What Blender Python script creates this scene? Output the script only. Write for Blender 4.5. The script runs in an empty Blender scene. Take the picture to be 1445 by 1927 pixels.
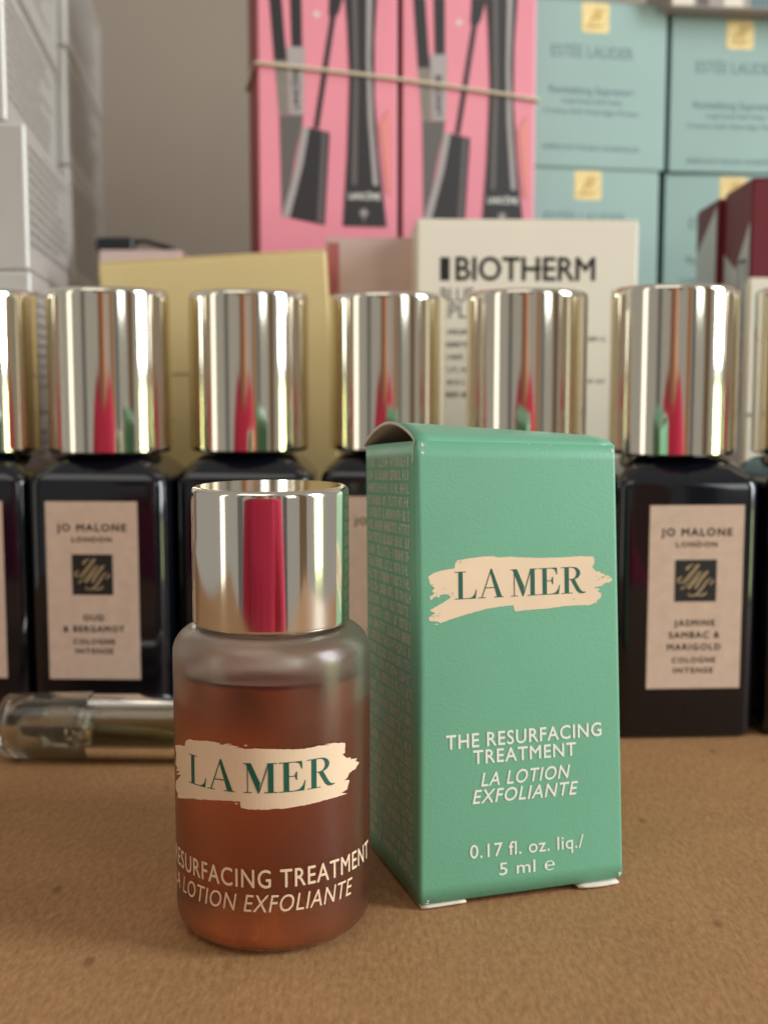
import bpy, bmesh, math, random
from mathutils import Vector, Matrix
from mathutils.geometry import tessellate_polygon
R = math.radians
MM = 0.001
random.seed(7)
sc = bpy.context.scene
col = sc.collection

# ------------------------------------------------------------------ camera
F, PITCH, CAMH = 2250.0, R(6.0), 60.5          # focal length in photo pixels, tilt down, height (mm)
cam = bpy.data.cameras.new('camera'); cam_o = bpy.data.objects.new('camera', cam); col.objects.link(cam_o)
cam.sensor_fit = 'VERTICAL'; cam.sensor_height = 24.0; cam.lens = 24.0 * F / 1927.0
cam_o.location = (0, 0, CAMH * MM); cam_o.rotation_euler = (R(90) - PITCH, 0, 0)
cam.clip_start = 0.005; cam.clip_end = 50
cam.dof.use_dof = True; cam.dof.focus_distance = 0.131; cam.dof.aperture_fstop = 20
sc.camera = cam_o

# ------------------------------------------------------------------ world, lamps, exposure
w = bpy.data.worlds.new('World'); sc.world = w; w.use_nodes = True
bg = w.node_tree.nodes['Background']; bg.inputs[0].default_value = (1.0, 0.95, 0.87, 1); bg.inputs[1].default_value = 0.33
def lamp(name, loc, target, sx, sy, power, color):
    l = bpy.data.lights.new(name, 'AREA'); l.shape = 'RECTANGLE'; l.size = sx; l.size_y = sy
    l.energy = power; l.color = color
    o = bpy.data.objects.new(name, l); col.objects.link(o); o.location = loc
    d = Vector(target) - Vector(loc); o.rotation_euler = d.to_track_quat('-Z', 'Y').to_euler()
    return o
lamp('window_lamp', (0.92, -0.06, 0.38), (0, 0.17, 0.06), 0.30, 0.62, 10.5, (0.90, 0.95, 1.0))
lamp('garden_window_lamp', (0.92, -0.06, -0.02), (0, 0.17, 0.05), 0.22, 0.16, 0.7, (0.85, 1.0, 0.45))
lamp('far_window_lamp', (0.85, -1.05, 0.55), (0, 0.17, 0.05), 0.32, 0.80, 2.8, (0.95, 1.0, 0.96))
lamp('bounce_fill_lamp', (-0.35, -0.45, 1.25), (0, 0.2, 0.0), 0.9, 0.7, 2.6, (1.0, 0.945, 0.86))  # added overhead fill, stands in for light bounced round the room
lamp('left_fill_lamp', (-1.15, -0.35, 0.30), (0, 0.2, 0.05), 0.18, 1.1, 1.0, (1.0, 0.93, 0.78))  # added weak fill from the left, not an actual opening
sc.view_settings.view_transform = 'Standard'; sc.view_settings.look = 'None'
sc.view_settings.exposure = 0.0; sc.view_settings.gamma = 1.0
sc.render.engine = 'CYCLES'
sc.cycles.max_bounces = 16; sc.cycles.transmission_bounces = 14; sc.cycles.glossy_bounces = 8
sc.cycles.diffuse_bounces = 4; sc.cycles.use_denoising = True
sc.cycles.sample_clamp_indirect = 6.0

# ------------------------------------------------------------------ helpers
def lin(c):
    return tuple(((v / 255) / 12.92 if v / 255 <= 0.04045 else ((v / 255 + 0.055) / 1.055) ** 2.4) for v in c) + (1.0,)
def mat(name, rgb, rough=0.5, metal=0.0, noise=0.0, nscale=400.0, bump=0.0, bscale=1500.0, coat=0.0, **kw):
    m = bpy.data.materials.new(name); m.use_nodes = True; nt = m.node_tree; b = nt.nodes['Principled BSDF']
    c = lin(rgb); b.inputs['Base Color'].default_value = c
    b.inputs['Roughness'].default_value = rough; b.inputs['Metallic'].default_value = metal
    b.inputs['Coat Weight'].default_value = coat
    for k, v in kw.items(): b.inputs[k.replace('_', ' ')].default_value = v
    if noise or bump:
        tc = nt.nodes.new('ShaderNodeTexCoord')
    if noise:
        n = nt.nodes.new('ShaderNodeTexNoise'); n.inputs['Scale'].default_value = nscale; n.inputs['Detail'].default_value = 5
        nt.links.new(tc.outputs['Object'], n.inputs['Vector'])
        mx = nt.nodes.new('ShaderNodeMix'); mx.data_type = 'RGBA'; mx.blend_type = 'MULTIPLY'
        mx.inputs['Factor'].default_value = 1.0; mx.inputs[6].default_value = c
        rp = nt.nodes.new('ShaderNodeMapRange'); rp.inputs['From Min'].default_value = 0.3; rp.inputs['From Max'].default_value = 0.7
        rp.inputs['To Min'].default_value = 1 - noise; rp.inputs['To Max'].default_value = 1 + noise * 0.5
        nt.links.new(n.outputs['Fac'], rp.inputs['Value']); nt.links.new(rp.outputs['Result'], mx.inputs[7])
        nt.links.new(mx.outputs[2], b.inputs['Base Color'])
    if bump:
        n2 = nt.nodes.new('ShaderNodeTexNoise'); n2.inputs['Scale'].default_value = bscale; n2.inputs['Detail'].default_value = 4
        nt.links.new(tc.outputs['Object'], n2.inputs['Vector'])
        bp = nt.nodes.new('ShaderNodeBump'); bp.inputs['Strength'].default_value = bump; bp.inputs['Distance'].default_value = 0.0002
        nt.links.new(n2.outputs['Fac'], bp.inputs['Height']); nt.links.new(bp.outputs['Normal'], b.inputs['Normal'])
    return m

def build(name, verts, faces, m, parent=None, smooth=False, angle=None):
    me = bpy.data.meshes.new(name); me.from_pydata([tuple(c * MM for c in v) for v in verts], [], faces); me.update()
    for x in (m if isinstance(m, (list, tuple)) else [m]): me.materials.append(x)
    o = bpy.data.objects.new(name, me); col.objects.link(o); o.parent = parent
    if smooth:
        me.polygons.foreach_set('use_smooth', [True] * len(me.polygons))
        if angle:
            bm = bmesh.new(); bm.from_mesh(me)
            for e in bm.edges:
                if len(e.link_faces) == 2 and e.calc_face_angle(0) > R(angle): e.smooth = False
            bm.to_mesh(me); bm.free()
    return o
def from_bm(name, bm, m, parent=None, smooth=False):
    me = bpy.data.meshes.new(name); bm.to_mesh(me); bm.free()
    for x in (m if isinstance(m, (list, tuple)) else [m]): me.materials.append(x)
    if smooth: me.polygons.foreach_set('use_smooth', [True] * len(me.polygons))
    o = bpy.data.objects.new(name, me); col.objects.link(o); o.parent = parent
    return o
def thing(name, label, cat, loc=(0, 0, 0), rz=0.0, group=None, ry=0.0):
    o = bpy.data.objects.new(name, None); col.objects.link(o); o.empty_display_size = 0.005
    o.location = tuple(c * MM for c in loc); o.rotation_euler = (0, ry, rz)
    o['label'] = label; o['category'] = cat
    if group: o['group'] = group
    return o
def tag(o, label, cat, group=None):
    o['label'] = label; o['category'] = cat
    if group: o['group'] = group
    return o
def lathe(prof, segs=96, close=False):
    v, f = [], []
    n = len(prof)
    for r, z in prof:
        for k in range(segs):
            a = 2 * math.pi * k / segs; v.append((r * math.cos(a), r * math.sin(a), z))
    for i in range(n - 1 if not close else n):
        j = (i + 1) % n
        for k in range(segs):
            k2 = (k + 1) % segs
            f.append((i * segs + k, i * segs + k2, j * segs + k2, j * segs + k))
    if not close:
        f.append(tuple(reversed(range(segs)))); f.append(tuple((n - 1) * segs + k for k in range(segs)))
    return v, f
def arc(cx, cz, r, a0, a1, n):
    return [(cx + r * math.cos(R(a0 + (a1 - a0) * i / n)), cz + r * math.sin(R(a0 + (a1 - a0) * i / n))) for i in range(n + 1)]
def box_bm(x0, x1, y0, y1, z0, z1, bev=0.3, seg=2):
    bm = bmesh.new(); bmesh.ops.create_cube(bm, size=1.0)
    for v in bm.verts:
        v.co = Vector(((x0 if v.co.x < 0 else x1), (y0 if v.co.y < 0 else y1), (z0 if v.co.z < 0 else z1))) * MM
    if bev: bmesh.ops.bevel(bm, geom=list(bm.edges), offset=bev * MM, segments=seg, profile=0.5, affect='EDGES')
    return bm
def rounded_rect(hx, hy, r, n=6):
    p = []
    for cx, cy, a in ((hx - r, hy - r, 0), (-hx + r, hy - r, 90), (-hx + r, -hy + r, 180), (hx - r, -hy + r, 270)):
        for i in range(n + 1):
            t = R(a + 90 * i / n); p.append((cx + r * math.cos(t), cy + r * math.sin(t)))
    return p
def loft(sections, cap0=True, cap1=True):
    v, f = [], []; n = len(sections[0])
    for s in sections: v += s
    for i in range(len(sections) - 1):
        for k in range(n):
            k2 = (k + 1) % n; f.append((i * n + k, i * n + k2, (i + 1) * n + k2, (i + 1) * n + k))
    if cap0: f.append(tuple(reversed(range(n))))
    if cap1: f.append(tuple((len(sections) - 1) * n + k for k in range(n)))
    return v, f
def tube(pts, rad, segs=10, closed=False):
    P_ = [Vector(p) for p in pts]; v, f = [], []; n = len(P_)
    for i, p in enumerate(P_):
        a = P_[(i - 1) % n] if (closed or i > 0) else p; b = P_[(i + 1) % n] if (closed or i < n - 1) else p
        t = (b - a).normalized(); s = t.cross(Vector((0, 0, 1)))
        if s.length < 1e-4: s = t.cross(Vector((1, 0, 0)))
        s.normalize(); u = s.cross(t)
        rr = rad[i] if isinstance(rad, (list, tuple)) else rad
        for k in range(segs):
            q = 2 * math.pi * k / segs; v.append(tuple(p + (s * math.cos(q) + u * math.sin(q)) * rr))
    for i in range(n if closed else n - 1):
        j = (i + 1) % n
        for k in range(segs):
            k2 = (k + 1) % segs; f.append((i * segs + k, j * segs + k, j * segs + k2, i * segs + k2))
    if not closed: f.append(tuple(range(segs))); f.append(tuple(reversed([(n - 1) * segs + k for k in range(segs)])))
    return v, f
def ray(px, py):
    a = (px - 722.5) / F; b = (963.5 - py) / F
    return Vector((a, math.cos(PITCH) + b * math.sin(PITCH), -math.sin(PITCH) + b * math.cos(PITCH)))
def at(px, py, d):                                        # photo pixel -> (x, z) in mm at distance d
    r = ray(px, py); t = d / r.y
    return r.x * t, CAMH + r.z * t
def on_face(px, py, origin, rz):                          # photo pixel -> (u, v) on a carton's front face
    n = Vector((math.sin(rz), -math.cos(rz), 0)); o = Vector(origin); r = ray(px, py); c = Vector((0, 0, CAMH))
    t = (o - c).dot(n) / r.dot(n); p = c + r * t - o
    return p.dot(Vector((math.cos(rz), math.sin(rz), 0))), p.z

# ---- flat print: 2D polygons mapped on a surface
def text2d(s, cap, width=None, shear=0.0, bold=0.0, spacing=1.0, align='CENTER'):
    c = bpy.data.curves.new('t', 'FONT'); c.body = s; c.size = 1.0; c.shear = shear
    c.space_character = spacing; c.resolution_u = 3; c.align_x = 'LEFT'
    o = bpy.data.objects.new('t', c); col.objects.link(o)
    dg = bpy.context.evaluated_depsgraph_get(); me = o.evaluated_get(dg).to_mesh()
    v = [(p.co.x, p.co.y, 0.0) for p in me.vertices]; f = [tuple(p.vertices) for p in me.polygons]
    o.evaluated_get(dg).to_mesh_clear(); bpy.data.objects.remove(o); bpy.data.curves.remove(c)
    k = cap / 0.681; x0 = min(p[0] for p in v); x1 = max(p[0] for p in v)
    kx = k if width is None else width / (x1 - x0)
    sh = {'CENTER': (x0 + x1) / 2, 'LEFT': x0, 'RIGHT': x1}[align]
    v = [((p[0] - sh) * kx, p[1] * k, 0.0) for p in v]
    if bold:                                               # heavier weight: the glyph laid again a hair to each side
        n = len(v); d = bold * cap; base = list(v); bf_ = list(f)
        for q, (dx, dy) in enumerate(((d, 0), (-d, 0), (0, d), (0, -d))):
            v += [(p[0] + dx, p[1] + dy, 0.0008 * (q + 1)) for p in base]; f += [tuple(i + n * (q + 1) for i in t) for t in bf_]
    return v, f
def polys2d(polys, dw=0.0005):
    v, f = [], []
    for i, p in enumerate(polys):
        b = len(v); v += [(q[0], q[1], dw * i) for q in p]
        for t in tessellate_polygon([[Vector((q[0], q[1], 0)) for q in p]]):
            a_, b_, c_ = (Vector(p[t[0]]), Vector(p[t[1]]), Vector(p[t[2]]))
            area = (b_[0] - a_[0]) * (c_[1] - a_[1]) - (b_[1] - a_[1]) * (c_[0] - a_[0])
            tt = t if area > 0 else (t[0], t[2], t[1]); f.append(tuple(b + j for j in tt))
    return v, f
def sliced(vf, step):
    v, f = vf; bm = bmesh.new(); vs = [bm.verts.new(p) for p in v]
    for q in f:
        try: bm.faces.new([vs[i] for i in q])
        except ValueError: pass
    x = min(p[0] for p in v) + step; x1 = max(p[0] for p in v)
    while x < x1:
        bmesh.ops.bisect_plane(bm, geom=list(bm.verts) + list(bm.edges) + list(bm.faces), plane_co=(x, 0, 0), plane_no=(1, 0, 0), dist=1e-5)
        x += step
    bm.verts.index_update(); r = [tuple(p.co) for p in bm.verts], [tuple(p.index for p in q.verts) for q in bm.faces]; bm.free(); return r
def print_on(name, vf, fn, m, parent):
    return build(name, [fn(*p) for p in vf[0]], vf[1], m, parent)
def front(du=0.0, dv=0.0, off=0.05):                      # print on a front face that looks along -y
    return lambda u, v, ww: (u + du, -off - ww, v + dv)
def right_side(wd, du=0.0, dv=0.0, off=0.05):             # print on a right face that looks along +x
    return lambda u, v, ww: (wd + off + ww, u + du, v + dv)
def left_side(du=0.0, dv=0.0, off=0.05):
    return lambda u, v, ww: (-off - ww, du - u, v + dv)
def ribbon(pts, wd):
    L, Rr = [], []; n = len(pts)
    for i, p in enumerate(pts):
        a = pts[max(i - 1, 0)]; b = pts[min(i + 1, n - 1)]; dx, dy = b[0] - a[0], b[1] - a[1]; l = math.hypot(dx, dy) or 1
        h = (wd[i] if isinstance(wd, (list, tuple)) else wd) / 2
        L.append((p[0] - dy / l * h, p[1] + dx / l * h)); Rr.append((p[0] + dy / l * h, p[1] - dx / l * h))
    return [[L[i], Rr[i], Rr[i + 1], L[i + 1]] for i in range(n - 1)]
def rect(x0, y0, x1, y1): return [(x0, y0), (x1, y0), (x1, y1), (x0, y1)]
def smooth_line(pts, n=5):
    out = []
    for i in range(len(pts) - 1):
        p0, p1, p2, p3 = pts[max(i - 1, 0)], pts[i], pts[i + 1], pts[min(i + 2, len(pts) - 1)]
        for k in range(n):
            t = k / n
            out.append(tuple(0.5 * (2 * b + (c - a) * t + (2 * a - 5 * b + 4 * c - d) * t * t + (3 * b - a - 3 * c + d) * t ** 3) for a, b, c, d in zip(p0, p1, p2, p3)))
    out.append(tuple(pts[-1])); return out
def jag(pts, step, amp, seed):
    rnd = random.Random(seed); out = []
    for i, p in enumerate(pts):
        q = pts[(i + 1) % len(pts)]; l = math.hypot(q[0] - p[0], q[1] - p[1]); n = max(1, int(l / step))
        for k in range(n):
            t = k / n; a = amp * (1.0 if k else 0.3)
            out.append((p[0] + (q[0] - p[0]) * t + rnd.uniform(-a, a), p[1] + (q[1] - p[1]) * t + rnd.uniform(-a, a)))
    return out
def fine_print(width, rows, pitch, hgt, seed, ragged=0.0):  # lines of print too small to read
    rnd = random.Random(seed); P_ = []
    for r_ in range(rows):
        x = 0.0; y = -r_ * pitch; end = width * (1 - rnd.random() * ragged)
        while x < end:
            wl = rnd.uniform(2, 8)
            for k in range(int(wl)):
                wd = hgt * rnd.uniform(0.14, 0.26)
                if x + hgt * 0.6 > end: break
                P_.append(rect(x, y, x + wd, y + hgt))
                if rnd.random() < 0.75: yy = y + rnd.choice((0, 0.42, 0.82)) * hgt; P_.append(rect(x + wd, yy, x + hgt * 0.5, yy + hgt * 0.18))
                if rnd.random() < 0.5: P_.append(rect(x + hgt * 0.42, y, x + hgt * 0.56, y + hgt))
                x += hgt * 0.72
            x += hgt * 0.45
    return polys2d(P_, 0.0)

# serif capitals L A M E R, cap height 1
def la_mer(kx=1.0):
    G = []
    def put(x0, ps):
        for p in ps: G.append([((x + x0) * kx, y) for x, y in p])
    t = 0.028
    put(0.0, [rect(.13, 0, .285, 1), rect(0, 1 - t, .40, 1), rect(0, 0, .70, t), [(.50, t), (.70, t), (.70, 0), (.745, 0), (.785, .33), (.765, .33), (.71, .16), (.62, .06)]])
    put(.835, [[(.68, t), (.86, t), (.505, 1.06), (.455, 1.06), (.43, .97)], [(.115, t), (.155, t), (.475, .99), (.455, 1.05), (.435, .97)], rect(.25, .35, .66, .385), rect(0, 0, .27, t), rect(.58, 0, .925, t)])
    put(2.02, [rect(.115, t, .145, .98), [(.06, 1), (.235, 1), (.50, .34), (.455, -.01), (.435, -.01), (.12, .86)], [(.435, -.01), (.47, -.01), (.75, .93), (.72, .96)], rect(.73, 0, .885, 1), rect(.01, 0, .26, t), rect(.61, 0, 1.0, t), rect(0, 1 - t, .2, 1), rect(.70, 1 - t, .985, 1)])
    put(3.06, [rect(.14, 0, .295, 1), rect(0, 1 - t, .66, 1), [(.48, 1 - t), (.60, .93), (.665, .74), (.685, .74), (.68, 1), (.64, 1)], rect(0, 0, .70, t), [(.48, t), (.62, .07), (.72, .19), (.765, .34), (.785, .34), (.74, 0), (.69, 0)], rect(.295, .50, .52, .53), [(.505, .38), (.53, .38), (.53, .66), (.505, .66), (.47, .55), (.47, .49)]])
    bowl = []
    o_ = [(.28, 1.0)] + [(.42 + .30 * math.cos(R(a)), .76 + .24 * math.sin(R(a))) for a in range(90, -91, -15)] + [(.28, .52)]
    i_ = [(.28, .97)] + [(.40 + .175 * math.cos(R(a)), .758 + .212 * math.sin(R(a))) for a in range(90, -91, -15)] + [(.28, .55)]
    for k in range(len(o_) - 1): bowl.append([o_[k], i_[k], i_[k + 1], o_[k + 1]])
    put(3.90, [rect(.13, 0, .285, 1), rect(0, 1 - t, .30, 1), rect(0, 0, .42, t)] + bowl + [[(.36, .52), (.50, .54), (.62, .30), (.72, .12), (.80, .05), (.90, .04), (.92, .015), (.82, -.02), (.68, .0), (.58, .09), (.48, .28)]])
    return G
BRUSH_BOX = [(20,215),(60,190),(120,170),(215,155),(220,120),(235,95),(300,85),(420,68),(500,65),(540,75),(620,68),(700,75),(850,78),(1000,75),(1140,65),(1240,68),(1248,110),(1230,145),(1260,180),(1292,184),(1300,195),(1322,196),(1318,206),(1350,210),(1380,238),(1350,262),(1322,262),(1300,285),(1240,295),(1290,310),(1268,322),(1298,340),(1295,370),(1260,395),(1268,402),(1210,425),(1050,430),(900,450),(750,462),(660,470),(645,425),(560,435),(450,452),(330,485),(200,525),(110,558),(100,548),(30,540),(25,515),(75,485),(60,478),(30,465),(90,430),(150,395),(190,365),(160,345),(110,350),(100,372),(80,362),(40,390),(30,365),(62,345),(50,320),(70,300),(35,270)]
BRUSH_BOT = [(80,98),(120,100),(180,118),(185,85),(210,73),(280,85),(380,98),(450,110),(440,120),(470,125),(530,128),(580,135),(560,148),(700,150),(850,148),(1000,138),(1100,105),(1165,95),(1130,92),(1200,75),(1262,68),(1262,140),(1245,155),(1275,180),(1300,172),(1296,186),(1340,168),(1330,190),(1352,200),(1330,250),(1290,285),(1278,320),(1255,345),(1290,340),(1275,410),(1225,440),(1278,438),(1220,465),(1130,500),(1000,545),(880,570),(740,585),(640,588),(585,575),(580,530),(480,525),(350,520),(230,510),(95,495),(105,465),(78,420),(85,370),(130,340),(138,325),(90,318),(135,300),(90,290),(105,270),(85,240),(95,170)]

# ------------------------------------------------------------------ materials
def kraft():
    m = bpy.data.materials.new('kraft_card'); m.use_nodes = True; nt = m.node_tree; b = nt.nodes['Principled BSDF']
    tc = nt.nodes.new('ShaderNodeTexCoord'); mp = nt.nodes.new('ShaderNodeMapping')
    mp.inputs['Rotation'].default_value = (0, 0, R(-38)); mp.inputs['Scale'].default_value = (1.0, 0.45, 1.0)
    nt.links.new(tc.outputs['Object'], mp.inputs['Vector'])
    def noise(scale, det, vec):
        n = nt.nodes.new('ShaderNodeTexNoise'); n.inputs['Scale'].default_value = scale; n.inputs['Detail'].default_value = det
        n.inputs['Roughness'].default_value = 0.6; nt.links.new(vec, n.inputs['Vector']); return n
    n1 = noise(1500, 8, mp.outputs['Vector']); n2 = noise(60, 6, tc.outputs['Object']); n3 = noise(330, 3, mp.outputs['Vector'])
    r1 = nt.nodes.new('ShaderNodeValToRGB')
    r1.color_ramp.elements[0].position = 0.28; r1.color_ramp.elements[0].color = lin((154, 113, 73))
    r1.color_ramp.elements[1].position = 0.72; r1.color_ramp.elements[1].color = lin((186, 142, 98))
    nt.links.new(n1.outputs['Fac'], r1.inputs['Fac'])
    m2 = nt.nodes.new('ShaderNodeMix'); m2.data_type = 'RGBA'; m2.blend_type = 'MULTIPLY'; m2.inputs['Factor'].default_value = 1
    r2 = nt.nodes.new('ShaderNodeValToRGB'); r2.color_ramp.elements[0].position = 0.35; r2.color_ramp.elements[0].color = (0.90, 0.89, 0.88, 1)
    r2.color_ramp.elements[1].position = 0.65; r2.color_ramp.elements[1].color = (1, 1, 1, 1)
    nt.links.new(n2.outputs['Fac'], r2.inputs['Fac']); nt.links.new(r1.outputs['Color'], m2.inputs[6]); nt.links.new(r2.outputs['Color'], m2.inputs[7])
    m3 = nt.nodes.new('ShaderNodeMix'); m3.data_type = 'RGBA'; m3.blend_type = 'MULTIPLY'; m3.inputs['Factor'].default_value = 1
    r3 = nt.nodes.new('ShaderNodeValToRGB'); r3.color_ramp.elements[0].position = 0.25; r3.color_ramp.elements[0].color = (0.62, 0.56, 0.50, 1)
    r3.color_ramp.elements[1].position = 0.31; r3.color_ramp.elements[1].color = (1, 1, 1, 1)
    nt.links.new(n3.outputs['Fac'], r3.inputs['Fac']); nt.links.new(m2.outputs[2], m3.inputs[6]); nt.links.new(r3.outputs['Color'], m3.inputs[7])
    mpf = nt.nodes.new('ShaderNodeMapping'); mpf.inputs['Rotation'].default_value = (0, 0, R(-52)); mpf.inputs['Scale'].default_value = (1.0, 0.10, 1.0)
    nt.links.new(tc.outputs['Object'], mpf.inputs['Vector']); nf = noise(2300, 3, mpf.outputs['Vector'])
    rf = nt.nodes.new('ShaderNodeValToRGB'); rf.color_ramp.elements[0].position = 0.30; rf.color_ramp.elements[0].color = (0.89, 0.87, 0.84, 1)
    rf.color_ramp.elements[1].position = 0.60; rf.color_ramp.elements[1].color = (1.04, 1.03, 1.01, 1)
    m4 = nt.nodes.new('ShaderNodeMix'); m4.data_type = 'RGBA'; m4.blend_type = 'MULTIPLY'; m4.inputs['Factor'].default_value = 1
    nt.links.new(nf.outputs['Fac'], rf.inputs['Fac']); nt.links.new(m3.outputs[2], m4.inputs[6]); nt.links.new(rf.outputs['Color'], m4.inputs[7])
    vo = nt.nodes.new('ShaderNodeTexVoronoi'); vo.inputs['Scale'].default_value = 150; vo.inputs['Randomness'].default_value = 1
    nt.links.new(mp.outputs['Vector'], vo.inputs['Vector'])
    rv = nt.nodes.new('ShaderNodeValToRGB'); rv.color_ramp.elements[0].position = 0.05; rv.color_ramp.elements[0].color = (0.58, 0.50, 0.44, 1)
    rv.color_ramp.elements[1].position = 0.11; rv.color_ramp.elements[1].color = (1, 1, 1, 1)
    m5 = nt.nodes.new('ShaderNodeMix'); m5.data_type = 'RGBA'; m5.blend_type = 'MULTIPLY'; m5.inputs['Factor'].default_value = 0.8
    nt.links.new(vo.outputs['Distance'], rv.inputs['Fac']); nt.links.new(m4.outputs[2], m5.inputs[6]); nt.links.new(rv.outputs['Color'], m5.inputs[7])
    nt.links.new(m5.outputs[2], b.inputs['Base Color']); b.inputs['Roughness'].default_value = 0.62; b.inputs['Specular IOR Level'].default_value = 0.3
    bp = nt.nodes.new('ShaderNodeBump'); bp.inputs['Strength'].default_value = 0.22; bp.inputs['Distance'].default_value = 0.00025
    nt.links.new(n1.outputs['Fac'], bp.inputs['Height']); nt.links.new(bp.outputs['Normal'], b.inputs['Normal'])
    return m
M = {}
M['kraft'] = kraft()
M['wall'] = mat('wall_paint', (162, 150, 135), 0.85, noise=0.05, nscale=14, bump=0.2, bscale=300)
M['green'] = mat('green_card', (111, 177, 143), 0.42, noise=0.05, nscale=60, bump=0.16, bscale=3200, coat=0.18, Coat_Roughness=0.3)
M['green_in'] = mat('grey_board', (176, 168, 148), 0.8, noise=0.08, nscale=700)
M['board_edge'] = mat('white_board', (226, 220, 204), 0.7, noise=0.06, nscale=600)
M['cream'] = mat('cream_print', (238, 212, 178), 0.5, noise=0.04, nscale=260)
M['dgreen'] = mat('dark_green_print', (22, 92, 74), 0.45)
M['white_print'] = mat('white_print', (238, 240, 226), 0.5)
M['pale_print'] = mat('pale_print', (214, 216, 192), 0.6)
M['silver'] = mat('polished_silver', (238, 233, 222), 0.085, 1.0, bump=0.02, bscale=250)
M['gold'] = mat('pale_gold_metal', (240, 234, 218), 0.065, 1.0, bump=0.03, bscale=160)
M['black_glass'] = mat('black_glass', (11, 14, 22), 0.09, 0.0, coat=0.3, Coat_Roughness=0.03)
M['label'] = mat('paper_label', (214, 186, 164), 0.6, noise=0.08, nscale=500, bump=0.06, bscale=3000)
M['ink'] = mat('black_ink', (34, 32, 30), 0.5)
M['foil'] = mat('monogram_foil', (200, 182, 142), 0.35, 0.5)
M['pink'] = mat('pink_card', (242, 150, 164), 0.4, noise=0.03, nscale=80)
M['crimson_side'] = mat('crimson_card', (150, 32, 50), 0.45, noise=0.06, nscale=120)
M['orange_print'] = mat('orange_print', (240, 150, 138), 0.45)
M['blackprint'] = mat('black_print', (46, 44, 44), 0.4)
M['greyprint'] = mat('grey_print', (104, 98, 94), 0.4)
M['palegrey'] = mat('pale_grey_print', (176, 168, 164), 0.4)
M['clearprint'] = mat('smoke_print', (142, 136, 122), 0.45, noise=0.25, nscale=300)
M['teal'] = mat('teal_card', (158, 188, 180), 0.42, noise=0.03, nscale=70)
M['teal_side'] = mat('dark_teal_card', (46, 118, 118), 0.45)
M['teal_ink'] = mat('slate_ink', (106, 132, 136), 0.5)
M['goldfoil'] = mat('gold_foil', (232, 208, 146), 0.4, 0.35, noise=0.15, nscale=500)
M['goldline'] = mat('gold_emboss', (172, 128, 52), 0.4, 0.5)
M['khaki'] = mat('khaki_card', (230, 206, 146), 0.55, noise=0.03, nscale=60)
M['khaki_ink'] = mat('khaki_ink', (128, 108, 62), 0.6)
M['offwhite'] = mat('off_white_card', (243, 234, 214), 0.55, noise=0.03, nscale=60)
M['grey_ink'] = mat('grey_ink', (112, 108, 106), 0.6)
M['palepink'] = mat('pale_pink_card', (226, 200, 190), 0.5, noise=0.03, nscale=60)
M['rosy'] = mat('rose_card', (196, 112, 112), 0.5)
M['silvercard'] = mat('silver_card', (208, 206, 199), 0.34, 0.35, noise=0.04, nscale=90)
M['silver_ink'] = mat('silver_card_ink', (118, 112, 108), 0.55)
M['maroon'] = mat('maroon_card', (112, 22, 34), 0.5, noise=0.05, nscale=90)
M['greycard'] = mat('grey_card', (176, 166, 158), 0.55, noise=0.05, nscale=60)
M['rubber'] = mat('beige_rubber', (216, 202, 174), 0.6, noise=0.06, nscale=900)
M['black_plastic'] = mat('black_plastic', (22, 24, 30), 0.35)
M['white_plastic'] = mat('white_plastic', (214, 210, 198), 0.4)
M['crimson'] = mat('crimson_cloth', (206, 40, 78), 0.8, noise=0.12, nscale=40)
M['skin'] = mat('skin', (196, 142, 112), 0.55, noise=0.06, nscale=60)
M['hair'] = mat('dark_hair', (40, 30, 26), 0.5)

def glass(name, rgb, rough, ior, haze=0.0, haze_rgb=(200, 190, 180)):
    m = bpy.data.materials.new(name); m.use_nodes = True; nt = m.node_tree; b = nt.nodes['Principled BSDF']
    b.inputs['Base Color'].default_value = lin(rgb); b.inputs['Roughness'].default_value = rough
    b.inputs['Transmission Weight'].default_value = 1.0; b.inputs['IOR'].default_value = ior
    if haze:
        d = nt.nodes.new('ShaderNodeBsdfDiffuse'); d.inputs[0].default_value = lin(haze_rgb)
        t = nt.nodes.new('ShaderNodeBsdfTranslucent'); t.inputs[0].default_value = lin(haze_rgb)
        a = nt.nodes.new('ShaderNodeMixShader'); a.inputs[0].default_value = 0.5
        mx = nt.nodes.new('ShaderNodeMixShader'); mx.inputs[0].default_value = haze
        nt.links.new(d.outputs[0], a.inputs[1]); nt.links.new(t.outputs[0], a.inputs[2])
        nt.links.new(b.outputs[0], mx.inputs[1]); nt.links.new(a.outputs[0], mx.inputs[2])
        nt.links.new(mx.outputs[0], nt.nodes['Material Output'].inputs['Surface'])
    return m
def liquid(name, ior, absorb, density):
    m = glass(name, (255, 255, 255), 0.0, ior); nt = m.node_tree
    va = nt.nodes.new('ShaderNodeVolumeAbsorption'); va.inputs['Color'].default_value = absorb + (1,); va.inputs['Density'].default_value = density
    nt.links.new(va.outputs[0], nt.nodes['Material Output'].inputs['Volume']); return m
M['frost'] = glass('frosted_glass', (253, 250, 246), 0.29, 1.46, 0.03, (206, 180, 150))
M['frost'].node_tree.nodes['Principled BSDF'].inputs['Specular IOR Level'].default_value = 0.25
M['glass_in'] = glass('inner_glass', (252, 250, 246), 0.08, 1.46)
M['amber'] = liquid('amber_lotion', 1.38, (0.92, 0.43, 0.0), 135.0)
M['clear'] = glass('clear_glass', (236, 238, 222), 0.10, 1.45)
M['clear_plastic'] = glass('clear_plastic', (236, 236, 226), 0.10, 1.42, 0.03)
M['olive'] = liquid('olive_liquid', 1.36, (0.66, 0.60, 0.25), 190.0)

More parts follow.
